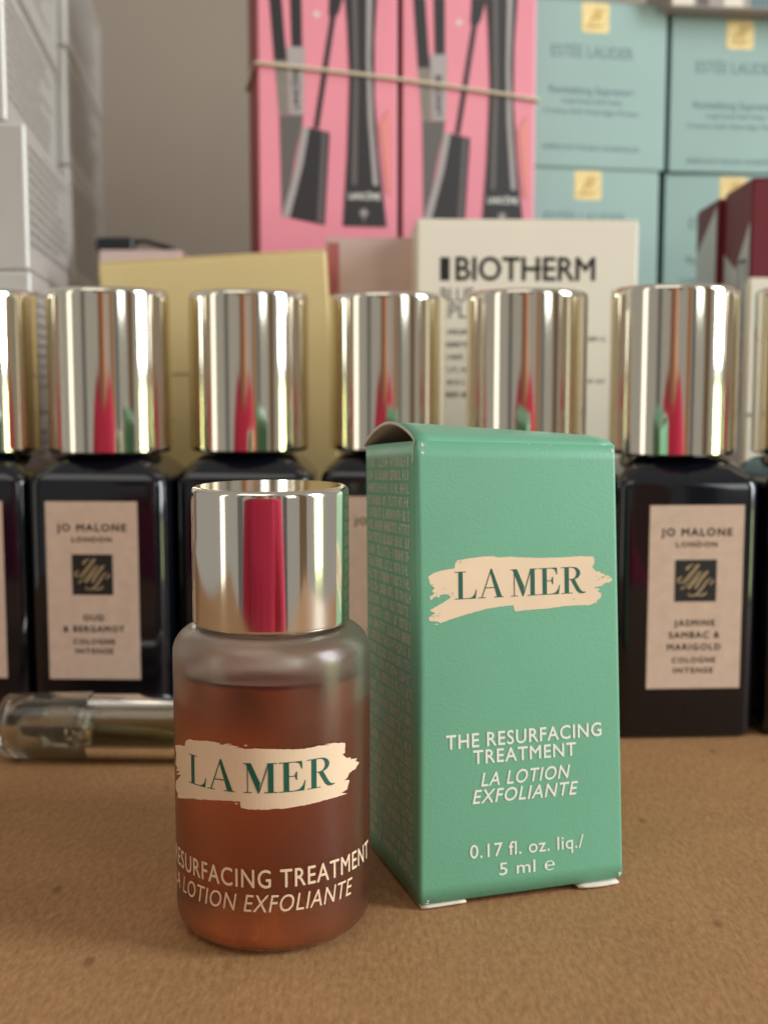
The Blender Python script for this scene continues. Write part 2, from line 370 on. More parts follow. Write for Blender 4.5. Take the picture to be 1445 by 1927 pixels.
# ------------------------------------------------------------------ setting
o = build('table', [(-240, -25, 0), (200, -25, 0), (200, 440, 0), (-240, 440, 0), (-240, -25, -18), (200, -25, -18), (200, 440, -18), (-240, 440, -18)],
          [(0, 1, 2, 3), (7, 6, 5, 4), (0, 4, 5, 1), (1, 5, 6, 2), (2, 6, 7, 3), (3, 7, 4, 0)], M['kraft']); o['kind'] = 'structure'
o = from_bm('wall', box_bm(-420, 420, 441, 455, -18, 420, 0), M['wall']); o['kind'] = 'structure'

# ------------------------------------------------------------------ frosted bottle
BX, BD = at(514, 1440, 132)[0], 132.0
bt = thing('lotion_bottle', 'small frosted bottle of amber lotion with polished silver cap, in front beside the green box', 'bottle', (BX, BD, 0))
RB = 11.0
outer = [(8.2, 0.55)] + arc(RB - 2.6, 2.6, 2.6, -90, 0, 8) + [(RB, 10), (RB, 20)] + arc(RB - 3.0, 31.2, 3.0, 0, 84, 9) + [(7.2, 34.35), (6.6, 34.8), (6.6, 37)]
inner = [(5.6, 37), (5.6, 33.8)] + arc(7.8, 31.1, 2.75, 78, 0, 6) + [(10.5, 20), (10.5, 6)] + arc(8.3, 3.0, 2.2, 0, -90, 6) + [(4.0, .95)]
prof = [(0.01, 0.7)] + outer + inner + [(0.01, .95)]
v, f = lathe(prof, 128)
gb = build('glass_body', v, f, [M['frost'], M['glass_in']], bt, smooth=True, angle=50)
for p in gb.data.polygons:
    if p.index // 128 > len(outer): p.material_index = 1
LEV = 29.6
lp = [(0.01, .9), (4.0, .92)] + arc(8.3, 3.0, 2.23, -90, 0, 6) + [(10.53, 6), (10.53, 20), (10.53, LEV), (10.3, LEV - 0.35), (9.8, LEV - 0.65), (9.0, LEV - 0.8), (0.01, LEV - 0.8)]
v, f = lathe(lp, 96); build('lotion', v, f, M['amber'], bt, smooth=True, angle=50)
cp = [(7.9, 34.5), (8.55, 34.5), (8.7, 34.7), (8.7, 34.85), (8.7, 35.1), (8.7, 42), (8.7, 48.2), (8.7, 48.6)] + arc(8.05, 48.95, 0.65, 0, 90, 6) + [(7.9, 49.6), (7.6, 49.6), (7.0, 49.6), (0.01, 49.6)]
cp = [(0.01, 36.5), (7.9, 36.5)] + cp
v, f = lathe(cp, 160); build('cap', v, f, M['silver'], bt, smooth=True, angle=38)
def cyl(z0, th0=0.0, off=0.05, tilt=0.0):
    def fn(u, v_, ww):
        a = th0 + u / RB; r_ = RB + off + ww
        return (r_ * math.sin(a), -r_ * math.cos(a), z0 + v_ + tilt * u)
    return fn
K_, T_, CZ, RZ = 294.0, 27.6, 734.0, 692.0
def unbend(p):
    s = max(-0.995, min(0.995, (p[0] - CZ) / RZ)); th = math.asin(s)
    return (th * RB, -(p[1] + K_ * (1 - math.cos(th)) + T_ * s - 467.0) * 3.25 / 217.0)
patch = jag([unbend(p) for p in BRUSH_BOT], 0.28, 0.05, 3)
bits = [[unbend(q) for q in b_] for b_ in ([(470,118),(520,116),(525,124),(475,125)], [(610,126),(632,124),(634,132),(614,134)], [(540,542),(565,545),(562,552),(545,550)], [(452,106),(458,104),(458,112)])]
print_on('brush_patch', sliced(polys2d([patch] + bits, 0), 0.5), cyl(18.3, 0, 0.03, 0.01), M['cream'], bt)
tx = la_mer(17.4 / (3.25 * 4.82)); sx = unbend((212, 388))[0]
print_on('lettering', sliced(polys2d([[(x * 3.25 + sx, y * 3.2) for x, y in p] for p in tx], 0.0005), 0.6), cyl(18.3, 0, 0.06, 0.01), M['dgreen'], bt)
print_on('lettering', sliced(text2d('THE RESURFACING TREATMENT', 1.95, 34.2, spacing=1.1, bold=0.012), 0.6), cyl(8.0, R(-12)), M['cream'], bt)
print_on('lettering', sliced(text2d('LA LOTION EXFOLIANTE', 1.85, 25.2, shear=0.22, spacing=1.08), 0.6), cyl(5.35, R(-10)), M['cream'], bt)

# ------------------------------------------------------------------ green folding carton
gx = thing('lotion_box', 'green folding carton with cream brush stroke logo, standing on the brown card', 'box', (4.2, 132.9, 0))
O_ = Vector((4.2, 132.9, 0))
def pt(px, py, d): x, z = at(px, py, d); return Vector((x, d, z)) - O_
BL, BR = pt(789, 1711, 133.0), pt(1172, 1661, 140.6)
TL, TR = pt(783, 829, 137.6), pt(1158, 838, 145.2)
BL.z = max(BL.z, 0.7); BR.z = max(BR.z, 0.9)
back = Vector((-0.295, 0.955, 0.0)); DEP = 21.0
leanv = Vector((0, 0, -0.075))
BBL, BBR = BL + (back * DEP) , BR + (back * DEP)
TBL, TBR = TL + (back + leanv) * DEP, TR + (back + leanv) * DEP
BBL.z = 0.45; BBR.z = 0.5
def corner_round(A, B, C, r, n=5):                         # rounded corner at B between A and C
    a = (A - B).normalized() * r; c = (C - B).normalized() * r
    return [B + a * (1 - t) ** 2 + c * t ** 2 for t in [i / n for i in range(n + 1)]]
def ring(q, rl, rr):
    BLc, BRc, BRb, BLb = q
    return corner_round(BLb, BLc, BRc, rl) + corner_round(BLc, BRc, BRb, rr) + corner_round(BRc, BRb, BLb, 0.7) + corner_round(BRb, BLb, BLc, 0.7)
def lerp(a, b, t): return a + (b - a) * t
NS = 28
secs = []
for i in range(NS + 1):
    t = i / NS; bul = math.sin(math.pi * t)
    q = [lerp(BL, TL, t), lerp(BR, TR, t), lerp(BBR, TBR, t), lerp(BBL, TBL, t)]
    q[2] = q[2] + Vector((0.3, 0, 0)) * bul
    secs.append([tuple(p) for p in ring(q, 0.95 - 0.4 * abs(2 * t - 1), 0.45)])
v, f = loft(secs, cap0=False, cap1=False)
body = build('carton_body', v, f, [M['green'], M['green_in'], M['board_edge']], gx, smooth=True)
md = body.modifiers.new('board', 'SOLIDIFY'); md.thickness = 0.4 * MM; md.offset = -1; md.use_even_offset = True
md.material_offset = 1; md.material_offset_rim = 2
fu = (BR - BL).normalized(); nrm = (TL - BL).cross(BR - BL).normalized()
if nrm.y > 0: nrm = -nrm
def face(u, v_, off=0.0):                                  # u, v in 0..1 over the front panel
    return lerp(lerp(BL, BR, u), lerp(TL, TR, u), v_) + nrm * off
FW, FH = (BR - BL).length, (TL - BL).length
def on_front(u0, v0, off=0.06, skew=0.0):
    return lambda u, v_, ww: tuple(face(u0 + u / FW, v0 + (v_ + u * skew) / FH, off + ww))
def face_uv(px, py):                                       # photo pixel -> u, v on the front panel plane
    r = ray(px, py); c = Vector((0, 0, CAMH)) - O_; t = (BL - c).dot(nrm) / r.dot(nrm); p = c + r * t
    best = None; u = (p - BL).dot(fu) / FW; v_ = (p - BL).dot((TL - BL).normalized()) / FH
    for _ in range(12):
        e = p - face(u, v_); u += e.dot(fu) / FW * 0.9; v_ += e.dot((TL - BL).normalized()) / FH * 0.9
    return u, v_
def zp(p): return (800 + p[0] * 370 / 1445, 1030 + p[1] * 370 / 1445)
patch = []
for p in jag(BRUSH_BOX, 7, 1.6, 5):
    u, v_ = face_uv(*zp(p)); patch.append((u * FW, v_ * FH))
flecks = []
for b_ in ([(1262,176),(1285,178),(1284,182),(1263,181)], [(60,566),(96,560),(92,570)], [(1300,206),(1340,218),(1338,222)], [(45,352),(60,350),(55,362)], [(120,338),(140,334),(138,342)]):
    flecks.append([(face_uv(*zp(q))[0] * FW, face_uv(*zp(q))[1] * FH) for q in b_])
print_on('brush_patch', polys2d([patch] + flecks, 0.0), on_front(0, 0, 0.02), M['cream'], gx)
scr = []
rnd = random.Random(4)
for cx, cy, n, sx_, sy_ in ((70, 330, 16, 70, 60), (60, 500, 10, 60, 50), (1290, 215, 9, 50, 30), (240, 110, 5, 30, 20), (1080, 380, 3, 30, 8), (190, 330, 4, 25, 30)):
    for k in range(n):
        x = cx + rnd.gauss(0, .5) * sx_; y = cy + rnd.gauss(0, .5) * sy_; l = rnd.uniform(4, 16); h = rnd.uniform(1.5, 5); a = rnd.uniform(-.5, .1)
        q = [(x, y), (x + l, y + l * a), (x + l * .9, y + l * a + h), (x + l * .2, y + h)]
        scr.append([(face_uv(*zp(p))[0] * FW, face_uv(*zp(p))[1] * FH) for p in q])
print_on('brush_gap', polys2d(scr, 0.0003), on_front(0, 0, 0.03), M['green'], gx)
uL, vL = face_uv(*zp((218, 384))); uR, vR = face_uv(*zp((1182, 333))); uT, vT = face_uv(*zp((255, 180)))
capb = (vT - vL) * FH; kx = (uR - uL) * FW / (4.82 * capb); sk = (vR - vL) * FH / ((uR - uL) * FW)
print_on('lettering', polys2d([[(x * capb, y * capb) for x, y in p] for p in la_mer(kx)], 0.0005), on_front(uL, vL, 0.045, sk), M['dgreen'], gx)
def box_line(s, x0, y0, x1, y1, cap_px, **kw):
    a = face_uv(x0, y0); b = face_uv(x1, y1); top = face_uv(x0, y0 - cap_px)
    sk_ = (b[1] - a[1]) * FH / ((b[0] - a[0]) * FW)
    print_on('lettering', text2d(s, (top[1] - a[1]) * FH, (b[0] - a[0]) * FW, align='LEFT', **kw), on_front(a[0], a[1], 0.06, sk_), M['white_print'], gx)
box_line('THE RESURFACING', 839, 1411, 1131, 1384, 26, spacing=1.1, bold=0.022)
box_line('TREATMENT', 890, 1438, 1083, 1421, 25, spacing=1.1, bold=0.022)
box_line('LA LOTION', 905, 1480, 1072, 1463, 25, shear=0.22, spacing=1.1, bold=0.018)
box_line('EXFOLIANTE', 889, 1513, 1087, 1494, 25, shear=0.22, spacing=1.1, bold=0.018)
box_line('0.17 fl. oz. liq./', 884, 1616, 1097, 1594, 25, spacing=1.05, bold=0.012)
box_line('5 ml \u212e', 939, 1647, 1043, 1636, 23, spacing=1.05, bold=0.012)
chips = []
for cu, cv, n_, sp in ((0.985, 0.987, 5, .5), (0.03, 0.992, 6, .8), (0.012, 0.975, 3, .4), (0.99, 0.008, 4, .4), (0.62, 0.995, 4, 1.6), (0.988, 0.93, 2, .3), (0.045, 0.004, 3, .5)):
    for k in range(n_):
        x = cu * FW + rnd.gauss(0, .4) * sp; y = cv * FH + rnd.gauss(0, .25) * min(sp, .6); x = min(max(x, .75), FW - .5); y = min(max(y, .1), FH - .08); r_ = rnd.uniform(.06, .2)
        chips.append([(x + r_ * rnd.uniform(.6, 1.5) * math.cos(R(60 * q)), y + r_ * rnd.uniform(.4, .9) * math.sin(R(60 * q))) for q in range(6)])
print_on('worn_corner', polys2d(chips, 0.0003), on_front(0, 0, 0.03), M['board_edge'], gx)['kind'] = 'stuff'
# side print: lines too small to read
def on_left(u, v_, ww):                                    # u 0..1 from front to back, v 0..1 up
    a = lerp(lerp(BL, TL, v_), lerp(BBL, TBL, v_), u); sn = (BBL - BL).cross(TL - BL).normalized()
    if sn.x > 0: sn = -sn
    return tuple(a + sn * (0.06 + ww))
fp = fine_print(17.8, 31, 1.62, 1.2, 11)
build('ingredient_print', [on_left(0.93 - u / 21.0, 0.945 + v_ / FH, ww) for u, v_, ww in fp[0]], fp[1], M['pale_print'], gx)['kind'] = 'stuff'
# lid: bowed card from the back edge over to the front, tucked in
def sheet(name, rows, m, parent, th=0.38):
    v = [tuple(p) for r_ in rows for p in r_]; n = len(rows[0]); f = []
    for i in range(len(rows) - 1):
        for k in range(n - 1): f.append((i * n + k, i * n + k + 1, (i + 1) * n + k + 1, (i + 1) * n + k))
    ob = build(name, v, f, m, parent, smooth=True); q = ob.modifiers.new('board', 'SOLIDIFY'); q.thickness = th * MM; q.offset = 0
    q.material_offset = 1; q.material_offset_rim = 2; return ob
rows = []
NL = 18
for i in range(NL + 6):
    row = []
    for k in range(15):
        s = k / 14; us = -0.005 + s * 1.0
        A, B = lerp(TL, TR, us), lerp(TBL, TBR, us)
        if i <= NL:
            t = i / NL; p = lerp(B, A + back * 0.35, t); bow = math.sin(math.pi * t) ** 0.8 * (2.45 - 1.0 * s) ; p = p + Vector((0, 0, bow + 0.02))
            if t > 0.97: p = p + Vector((0, 0, -0.1))
        else:
            j = i - NL; p = A + back * (0.75 + 0.05 * j) + Vector((0, 0, -0.55 * j - 0.1))
        row.append(p)
    rows.append(row)
sheet('lid', rows[::-1], [M['green'], M['green_in'], M['board_edge']], gx)
rows = []
for i in range(9):                                         # dust flap folded in from the left panel
    a = R(90 * min(1, i / 4)); row = []
    for k in range(8):
        s = 0.12 + 0.76 * k / 7; base = lerp(TL, TBL, s); inn = fu
        ext = 0.5 + max(0, i - 4) * 2.0
        row.append(base + Vector((0, 0, -1.0 + 0.7 * math.sin(a))) + inn * (0.45 + 0.7 * (1 - math.cos(a)) + max(0, i - 4) * 2.2))
    rows.append(row)
sheet('dust_flap', rows, [M['green'], M['green_in'], M['board_edge']], gx)
# white bottom flaps that peep out under the front edge
def flap(u0, u1, drop0, drop1, out):
    r0, r1 = [], []
    for k in range(7):
        s = u0 + (u1 - u0) * k / 6; p = lerp(BL, BR, s); z = drop0 + (drop1 - drop0) * k / 6
        r0.append(Vector((p.x, p.y, z)) - back * out * math.sin(math.pi * (0.12 + 0.8 * k / 6))); r1.append(Vector((p.x, p.y, z + 0.1)) + back * 9)
    sheet('bottom_flap', [r0, r1], [M['board_edge']] * 3, gx, 0.24)
flap(0.01, 0.22, 0.30, 0.42, 0.12); flap(0.77, 0.975, 0.40, 0.36, 0.5)

# ------------------------------------------------------------------ row of black cologne bottles
HB = 12.3
def jml(side):
    sq = lambda x, y: ((x - 230) / 900 * side - side / 2, -(y - 165) / 870 * side + side / 2)
    S = [([(480,375),(510,320),(570,280),(650,268)], [50, 40, 22, 10]), ([(740,262),(640,380),(520,520),(430,615),(365,645)], [44, 44, 42, 36, 14]),
         ([(365,645),(310,630),(300,585),(335,540),(392,515)], [14, 22, 34, 30, 12]), ([(362,765),(420,740),(560,590),(730,408)], [44, 22, 16, 12]),
         ([(785,392),(660,580),(520,760)], [18, 40, 52]), ([(530,755),(700,590),(850,412)], [14, 16, 12]), ([(935,402),(790,580),(668,760)], [42, 42, 46]),
         ([(975,688),(1030,640),(1062,575)], [12, 34, 14]), ([(1005,540),(930,600),(820,750),(725,860),(630,915),(548,905),(540,865)], [14, 30, 42, 34, 22, 20, 40]),
         ([(640,880),(760,905),(860,890),(922,838)], [10, 26, 34, 16])]
    P_ = []
    for pts, wd in S:
        q = [sq(*p) for p in smooth_line(pts, 4)]
        ws = smooth_line([(x,) for x in wd], 4); P_ += ribbon(q, [x[0] / 900 * side * 1.15 for x in ws])
    return polys2d(P_, 0.0006)
def cologne(label, x, d, rz, lines, lab_dx=0.0):
    t = thing('cologne_bottle', label, 'bottle', (x, d, 0), rz, 'row of black square cologne bottles')
    secs = []
    for h, z, r_ in ((11.0, 0.0, 2.2), (11.9, 0.25, 2.4), (HB, 1.1, 2.6), (HB, 20, 2.6), (HB, 43.2, 2.6), (HB - .12, 44.0, 2.6), (HB - .55, 44.8, 2.7), (HB - 1.2, 45.5, 2.8), (HB - 2.2, 46.5, 3.0), (9.2, 47.4, 3.6), (8.2, 48.0, 4.5), (7.2, 48.4, 5.6), (6.6, 48.8, 6.0), (6.6, 49.5, 6.0)):
        secs.append([(a, b, z) for a, b in rounded_rect(h, h, r_, 7)])
    v, f = loft(secs); build('glass_body', v, f, M['black_glass'], t, smooth=True, angle=60)
    v, f = lathe([(0.01, 50.2), (9.9, 50.2), (9.9, 48.75), (10.7, 48.6), (11.1, 48.95), (11.1, 49.2), (11.1, 49.6), (11.1, 62), (11.1, 75.9), (11.1, 76.4)] + arc(10.1, 76.7, 1.0, 0, 90, 7) + [(9.2, 77.68), (0.01, 77.6)], 128)
    build('cap', v, f, M['gold'], t, smooth=True, angle=45)
    lb = from_bm('paper_label', box_bm(-8.1 + lab_dx, 8.1 + lab_dx, -HB - 0.09, -HB + 0.3, 8.9, 40.5, 0), M['label'], t)
    def ln(s, z, cap, wd, b=0.045): print_on('lettering', text2d(s, cap, wd, bold=b, spacing=1.25), front(lab_dx, z, HB + 0.12), M['ink'], lb)
    ln('JO MALONE', 35.3, 1.25, 12.2); ln('LONDON', 33.4, 0.85, 7.0)
    z, c_ = 19.5, 1.15
    for s, wd, dz, cap in lines: ln(s, 20.4 - dz, cap, wd)
    sqv = polys2d([rect(-3.6, -3.6, 3.6, 3.6)]); print_on('emblem', sqv, front(lab_dx, 27.6, HB + 0.12), M['ink'], lb)
    print_on('monogram', jml(7.2), front(lab_dx, 27.6, HB + 0.15), M['foil'], lb)
    return t
ob = [('OUD', 3.6, 1.0, 1.05), ('& BERGAMOT', 10.8, 3.0, 1.05), ('COLOGNE', 7.4, 5.2, .9), ('INTENSE', 6.7, 6.9, .9)]
js = [('JASMINE', 7.0, .6, 1.0), ('SAMBAC &', 8.7, 2.7, 1.05), ('MARIGOLD', 9.2, 4.8, 1.05), ('COLOGNE', 7.5, 7.0, .9), ('INTENSE', 6.8, 8.8, .9)]
ci = [('COLOGNE', 7.4, 5.2, .9), ('INTENSE', 6.7, 6.9, .9)]
def cx_(px, d): return at(px, 700, d)[0]
cologne('black cologne bottle cut off by the left edge, leftmost of the row', cx_(-44, 221), 221, R(-1), ci)
cologne('black cologne bottle with gold cap behind the clear vial, label reads OUD & BERGAMOT', cx_(208, 220), 220, R(-2), ob, -0.7)
cologne('black cologne bottle with gold cap, partly hidden behind the silver cap of the frosted bottle', cx_(468.5, 225), 225, R(0), ci)
cologne('black cologne bottle with gold cap, between the frosted bottle and the green box', cx_(729, 230), 230, R(0), ci)
cologne('black cologne bottle in the row, all but its gold cap hidden by the green box', cx_(990, 223), 223, R(0), ci)
cologne('black cologne bottle right of the green box, label reads JASMINE SAMBAC & MARIGOLD', cx_(1265, 213.5), 213.5, R(3), js, 1.2)
cologne('black cologne bottle cut off by the right edge, rightmost of the row', cx_(1538, 215), 215, R(2), ci)

# ------------------------------------------------------------------ clear sample vial lying in front of the row
vx0 = at(6, 1380, 190)[0]
vt = thing('sample_vial', 'small clear glass vial of olive liquid lying on its side at left', 'vial', (vx0, 190.5, 0), R(-1.5))
ax = Matrix.Rotation(R(90), 4, 'Y')
def along(vf, z): return [((Matrix.Translation((0, 0, z)) @ ax) @ Vector(p))[:] for p in vf[0]], vf[1]
vg = [(0.01, 44.0)] + [(4.0, 44.0)] + arc(3.9, 42.6, 1.4, 80, 0, 4) + [(5.3, 42), (5.3, 15)] + arc(4.1, 14.4, 1.2, 0, 80, 4)[::1] + [(2.6, 12.6), (2.6, 11.0), (1.9, 11.0), (1.9, 13.2)] + [(5.02, 15.4), (5.02, 42.0), (4.4, 43.2), (0.01, 43.3)]
vv = along(lathe(vg, 48), 5.35); build('glass_body', vv[0], vv[1], M['clear'], vt, smooth=True, angle=50)
vl = [(0.01, 15.9), (4.9, 15.9), (5.06, 16.2), (5.06, 42.0), (4.45, 43.25), (0.01, 43.35)]
vv = along(lathe(vl, 40), 5.35); build('liquid', vv[0], vv[1], M['olive'], vt, smooth=True, angle=50)
vc = [(0.01, 0.0), (3.2, 0.0)] + arc(3.6, 1.6, 1.6, -80, 0, 4) + [(5.35, 6), (5.5, 14.6), (4.9, 14.6), (4.75, 6), (4.4, 1.6), (3.6, 1.0), (0.01, 0.9)]
vv = along(lathe(vc, 48), 5.5); build('overcap', vv[0], vv[1], M['clear_plastic'], vt, smooth=True, angle=50)
vs = [(0.01, 3.0), (1.7, 3.0), (2.0, 3.4), (2.0, 7.0), (3.4, 7.2), (3.4, 12.2), (0.01, 12.3)]
vv = along(lathe(vs, 32), 5.35); build('sprayer', vv[0], vv[1], M['clear_plastic'], vt, smooth=True, angle=40)
v, f = tube([(12.3, 0, 5.35), (25, 0.4, 4.6), (40.5, 0.3, 3.0)], 0.55, 10); build('dip_tube', v, f, M['white_plastic'], vt, smooth=True)

# ------------------------------------------------------------------ cartons behind
def carton(name, label, origin, rz, w_, d_, h_, m, cat='box', group=None, bev=0.5, side=None, ry=0.0, lid=True):
    t = thing(name, label, cat, origin, rz, group, ry)
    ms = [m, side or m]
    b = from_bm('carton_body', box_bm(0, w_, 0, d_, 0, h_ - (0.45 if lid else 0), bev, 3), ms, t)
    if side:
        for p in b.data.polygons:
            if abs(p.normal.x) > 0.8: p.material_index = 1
    if lid: from_bm('lid', box_bm(0.15, w_ - 0.15, 0.1, d_ - 0.1, h_ - 0.47, h_, 0.2, 2), m, t)
    return t
# khaki carton
x1, z1 = at(612, 462, 252); x0, z0_ = at(183, 489, 253); x0 += 5.2; x1 += 5.2
wk = x1 - x0; rk = R(1.0)
k = carton('khaki_carton', 'plain khaki carton behind the two left gold caps', (x0, 253, 0), rk, wk, 13, z0_ - 0.3, M['khaki'], bev=.6, ry=R(-3.4))
def kf(px, py): return on_face(px, py, (x0, 253, 0), rk)
a = kf(320, 712); print_on('rule_line', polys2d([rect(-6, -.15, 8, .15)]), front(a[0], a[1]), M['khaki_ink'], k)
for px in (330, 351): a = kf(px, 800); print_on('lettering', text2d('A', 1.5), front(a[0], a[1]), M['khaki_ink'], k)
# pale pink carton behind it with a black pen on top
x0, z0_ = at(186, 470, 288); x1, _ = at(372, 470, 288)
carton('pale_pink_carton', 'pale pink carton just showing above the khaki carton', (x0, 288, 0), R(1.0), x1 - x0 - 4, 16, z0_, M['palepink'], side=M['rosy'])
pz = z0_ + 0.1
pn = thing('black_pen', 'small black pen with a curved clip lying on the pale pink carton', 'pen', (at(183, 450, 296)[0], 296, pz))
from_bm('barrel', box_bm(0, 9.2, -2.2, 2.2, 0.0, 3.6, 1.0, 3), M['black_plastic'], pn)
v, f = tube([(9.0, 0, 2.6), (11.5, 0, 2.9), (14.5, 0, 2.0), (17.5, 0, 1.0), (19.2, 0, .75)], [0.6, 0.55, 0.6, 0.85, 0.4], 10); build('clip', v, f, M['black_plastic'], pn, smooth=True)
# pale box below the mascara cartons
x0, z0_ = at(640, 447, 264); x1, _ = at(800, 447, 264)
pk = carton('blush_carton', 'blush white carton with rosy edge, left of the white BIOTHERM carton', (x0 - 3.2, 264, 0), R(0), x1 - x0 + 3.2, 14, z0_, M['palepink'], side=M['rosy'])
print_on('rosy_stripe', polys2d([rect(0.5, 1, 3.0, z0_ - 1)]), front(), M['rosy'], pk)
# white skin-care carton
x0, zt = at(784, 411, 250); x1, _ = at(1206, 411, 250)
bo = carton('white_carton', 'off-white carton printed BIOTHERM in black, behind the gold caps', (x0, 250, 0), R(2.5), (x1 - x0), 22, zt, M['offwhite'])
def bf(px, py): return on_face(px, py, (x0, 250, 0), R(2.5))
a = bf(858, 527); b_ = bf(1118, 527); c_ = bf(858, 484)
print_on('lettering', text2d('BIOTHERM', c_[1] - a[1], b_[0] - a[0], align='LEFT', bold=0.03), front(a[0], a[1]), M['ink'], bo)
q0, q1 = bf(828, 528), bf(846, 484); print_on('bar_mark', polys2d([rect(q0[0], q0[1], q1[0], q1[1])]), front(), M['ink'], bo)
q0, q1 = bf(1000, 507.5), bf(1020, 503); print_on('letter_link', polys2d([rect(q0[0], q0[1], q1[0], q1[1])]), front(off=.055), M['ink'], bo)
for s, px, py, cap, ww_ in (('BLUE', 829, 568, 26, 62), ('IPL', 836, 598, 26, 42)):
    a = bf(px, py); b_ = bf(px + ww_, py); c_ = bf(px, py - cap)
    print_on('lettering', text2d(s, c_[1] - a[1], b_[0] - a[0], align='LEFT', bold=0.01), front(a[0], a[1]), M['grey_ink'], bo)
a = bf(836, 620); fpv = fine_print(5.6, 6, 2.6, 1.1, 21, .2); print_on('small_print', fpv, front(a[0], a[1] - 1), M['grey_ink'], bo)['kind'] = 'stuff'
for py in (642, 722): a = bf(1106, py); print_on('small_print', fine_print(3.6, 1, 2, .9, py), front(a[0], a[1]), M['grey_ink'], bo)
# two pink mascara cartons
MY = R(11); WA = 33.6
x0, _ = at(487, 300, 291)
orgs = [(x0, 291.0, 0)]
orgs.append((x0 + (WA + 1.1) * math.cos(MY), 291.0 + (WA + 1.1) * math.sin(MY), 0))
z3 = lambda p: (470 + p[0] * 530 / 1445, p[1] * 530 / 1445)
PR = [('pencil_print', 'blackprint', [(95,-60),(160,-60),(185,250),(190,310),(125,310)]), ('smoke_print', 'clearprint', [(126,310),(190,310),(200,585),(152,590)]),
      ('pencil_tip_print', 'greyprint', [(152,590),(275,590),(270,640),(245,750),(190,1050),(165,1105),(158,800)]), ('pencil_print', 'blackprint', [(205,-60),(265,-60),(270,240),(215,240)]),
      ('sticker_print', 'palegrey', [(190,240),(282,240),(275,590),(205,585)]), ('wand_print', 'blackprint', [(410,-60),(490,-60),(460,60),(440,92),(355,662),(328,655),(412,92),(405,70)]),
      ('cap_highlight_print', 'palegrey', [(270,652),(305,655),(272,850),(205,1117),(165,1110),(238,850)]), ('cap_print', 'blackprint', [(305,655),(410,680),(398,900),(385,1155),(205,1117),(272,850)]),
      ('cap_shade_print', 'greyprint', [(372,676),(392,680),(372,1146),(345,1140)]),
      ('tube_print', 'blackprint', [(485,-60),(655,-60),(640,200),(640,500),(662,800),(702,1165),(478,1160),(500,800),(512,400),(500,120)]),
      ('tube_highlight_print', 'palegrey', [(600,-60),(628,-60),(618,300),(632,650),(658,955),(632,950),(606,600),(598,300)]), ('tube_highlight_print', 'greyprint', [(525,-60),(548,-60),(555,400),(548,950),(522,950),(535,400)]),
      ('peach_print', 'orange_print', [(668,640),(712,560),(722,1000),(700,980)])]
lab = ['rubber-banded pink mascara carton next to the grey wall', 'rubber-banded pink mascara carton next to the teal cartons']
mc = []
for i in range(2):
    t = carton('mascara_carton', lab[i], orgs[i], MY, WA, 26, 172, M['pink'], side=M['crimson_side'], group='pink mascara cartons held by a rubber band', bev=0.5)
    mc.append(t)
    if i == 0:
        for j, (nm, mk, pts) in enumerate(PR):
            q = [on_face(*z3(p), orgs[0], MY) for p in pts]
            print_on(nm, polys2d([q]), front(off=0.05 + 0.015 * j), M[mk], t)
        a = on_face(*z3((508, 1022)), orgs[0], MY); b_ = on_face(*z3((668, 1022)), orgs[0], MY)
        print_on('lettering', text2d('LANC\u00d4ME', 1.5, b_[0] - a[0], align='LEFT', bold=0.03), front(a[0], a[1], .26), M['white_print'], t)
        a = on_face(*z3((585, 1105)), orgs[0], MY)
        rose = [[(a[0] + (.35 + .9 * abs(math.cos(2.5 * th))) * math.cos(th), a[1] + .6 + (.3 + .8 * abs(math.cos(2.5 * th))) * math.sin(th)) for th in [R(10 * q) for q in range(36)]], rect(a[0] - .15, a[1] - 1.6, a[0] + .1, a[1])]
        print_on('emblem', polys2d(rose), front(off=.26), M['palegrey'], t)
        a = on_face(*z3((343, 72)), orgs[0], MY)
        print_on('star_print', polys2d([[(a[0] + (1.2 if q % 2 == 0 else .35) * math.cos(R(45 * q)), a[1] + (1.2 if q % 2 == 0 else .35) * math.sin(R(45 * q))) for q in range(8)]]), front(off=.05), M['white_print'], t)
        a = on_face(*z3((235, 560)), orgs[0], MY); st = text2d('LANC\u00d4ME', 1.5, 9.5, align='LEFT', bold=.02)
        print_on('lettering', ([(-p[1] + 1.2, p[0], 0) for p in st[0]], st[1]), front(a[0] - .3, a[1], .2), M['ink'], t)
    else:
        for ch in list(mc[0].children):
            if ch.name.split('.')[0] in ('carton_body', 'lid'): continue
            c = ch.copy(); col.objects.link(c); c.parent = t
# rubber band round both
e = 0.6; W2 = 2 * WA + 1.1
lp = []
for cx, cy, a0 in ((W2, 26, 0), (0, 26, 90), (0, 0, 180), (W2, 0, 270)):
    for i_ in range(4): th = R(a0 + 30 * i_); lp.append((cx + e * math.cos(th), cy + e * math.sin(th)))
zl = on_face(480, 119, orgs[0], MY)[1]; zr = on_face(986, 187, orgs[0], MY)[1]
pts = []
for i_ in range(len(lp)):
    p, q = lp[i_], lp[(i_ + 1) % len(lp)]; n = max(1, int(math.hypot(q[0] - p[0], q[1] - p[1]) / 5))
    for k_ in range(n):
        t_ = k_ / n; x = p[0] + (q[0] - p[0]) * t_; y = p[1] + (q[1] - p[1]) * t_
        pts.append((x, y, zl + (zr - zl) * x / W2 + 0.5 * math.sin(math.pi * x / W2)))
v, f = tube(pts, 0.48, 8, closed=True)
rb = build('rubber_band', v, f, M['rubber'], None, smooth=True); rb.location = tuple(c * MM for c in orgs[0]); rb.rotation_euler = (0, 0, MY)
tag(rb, 'beige rubber band stretched round the two pink mascara cartons', 'rubber band')
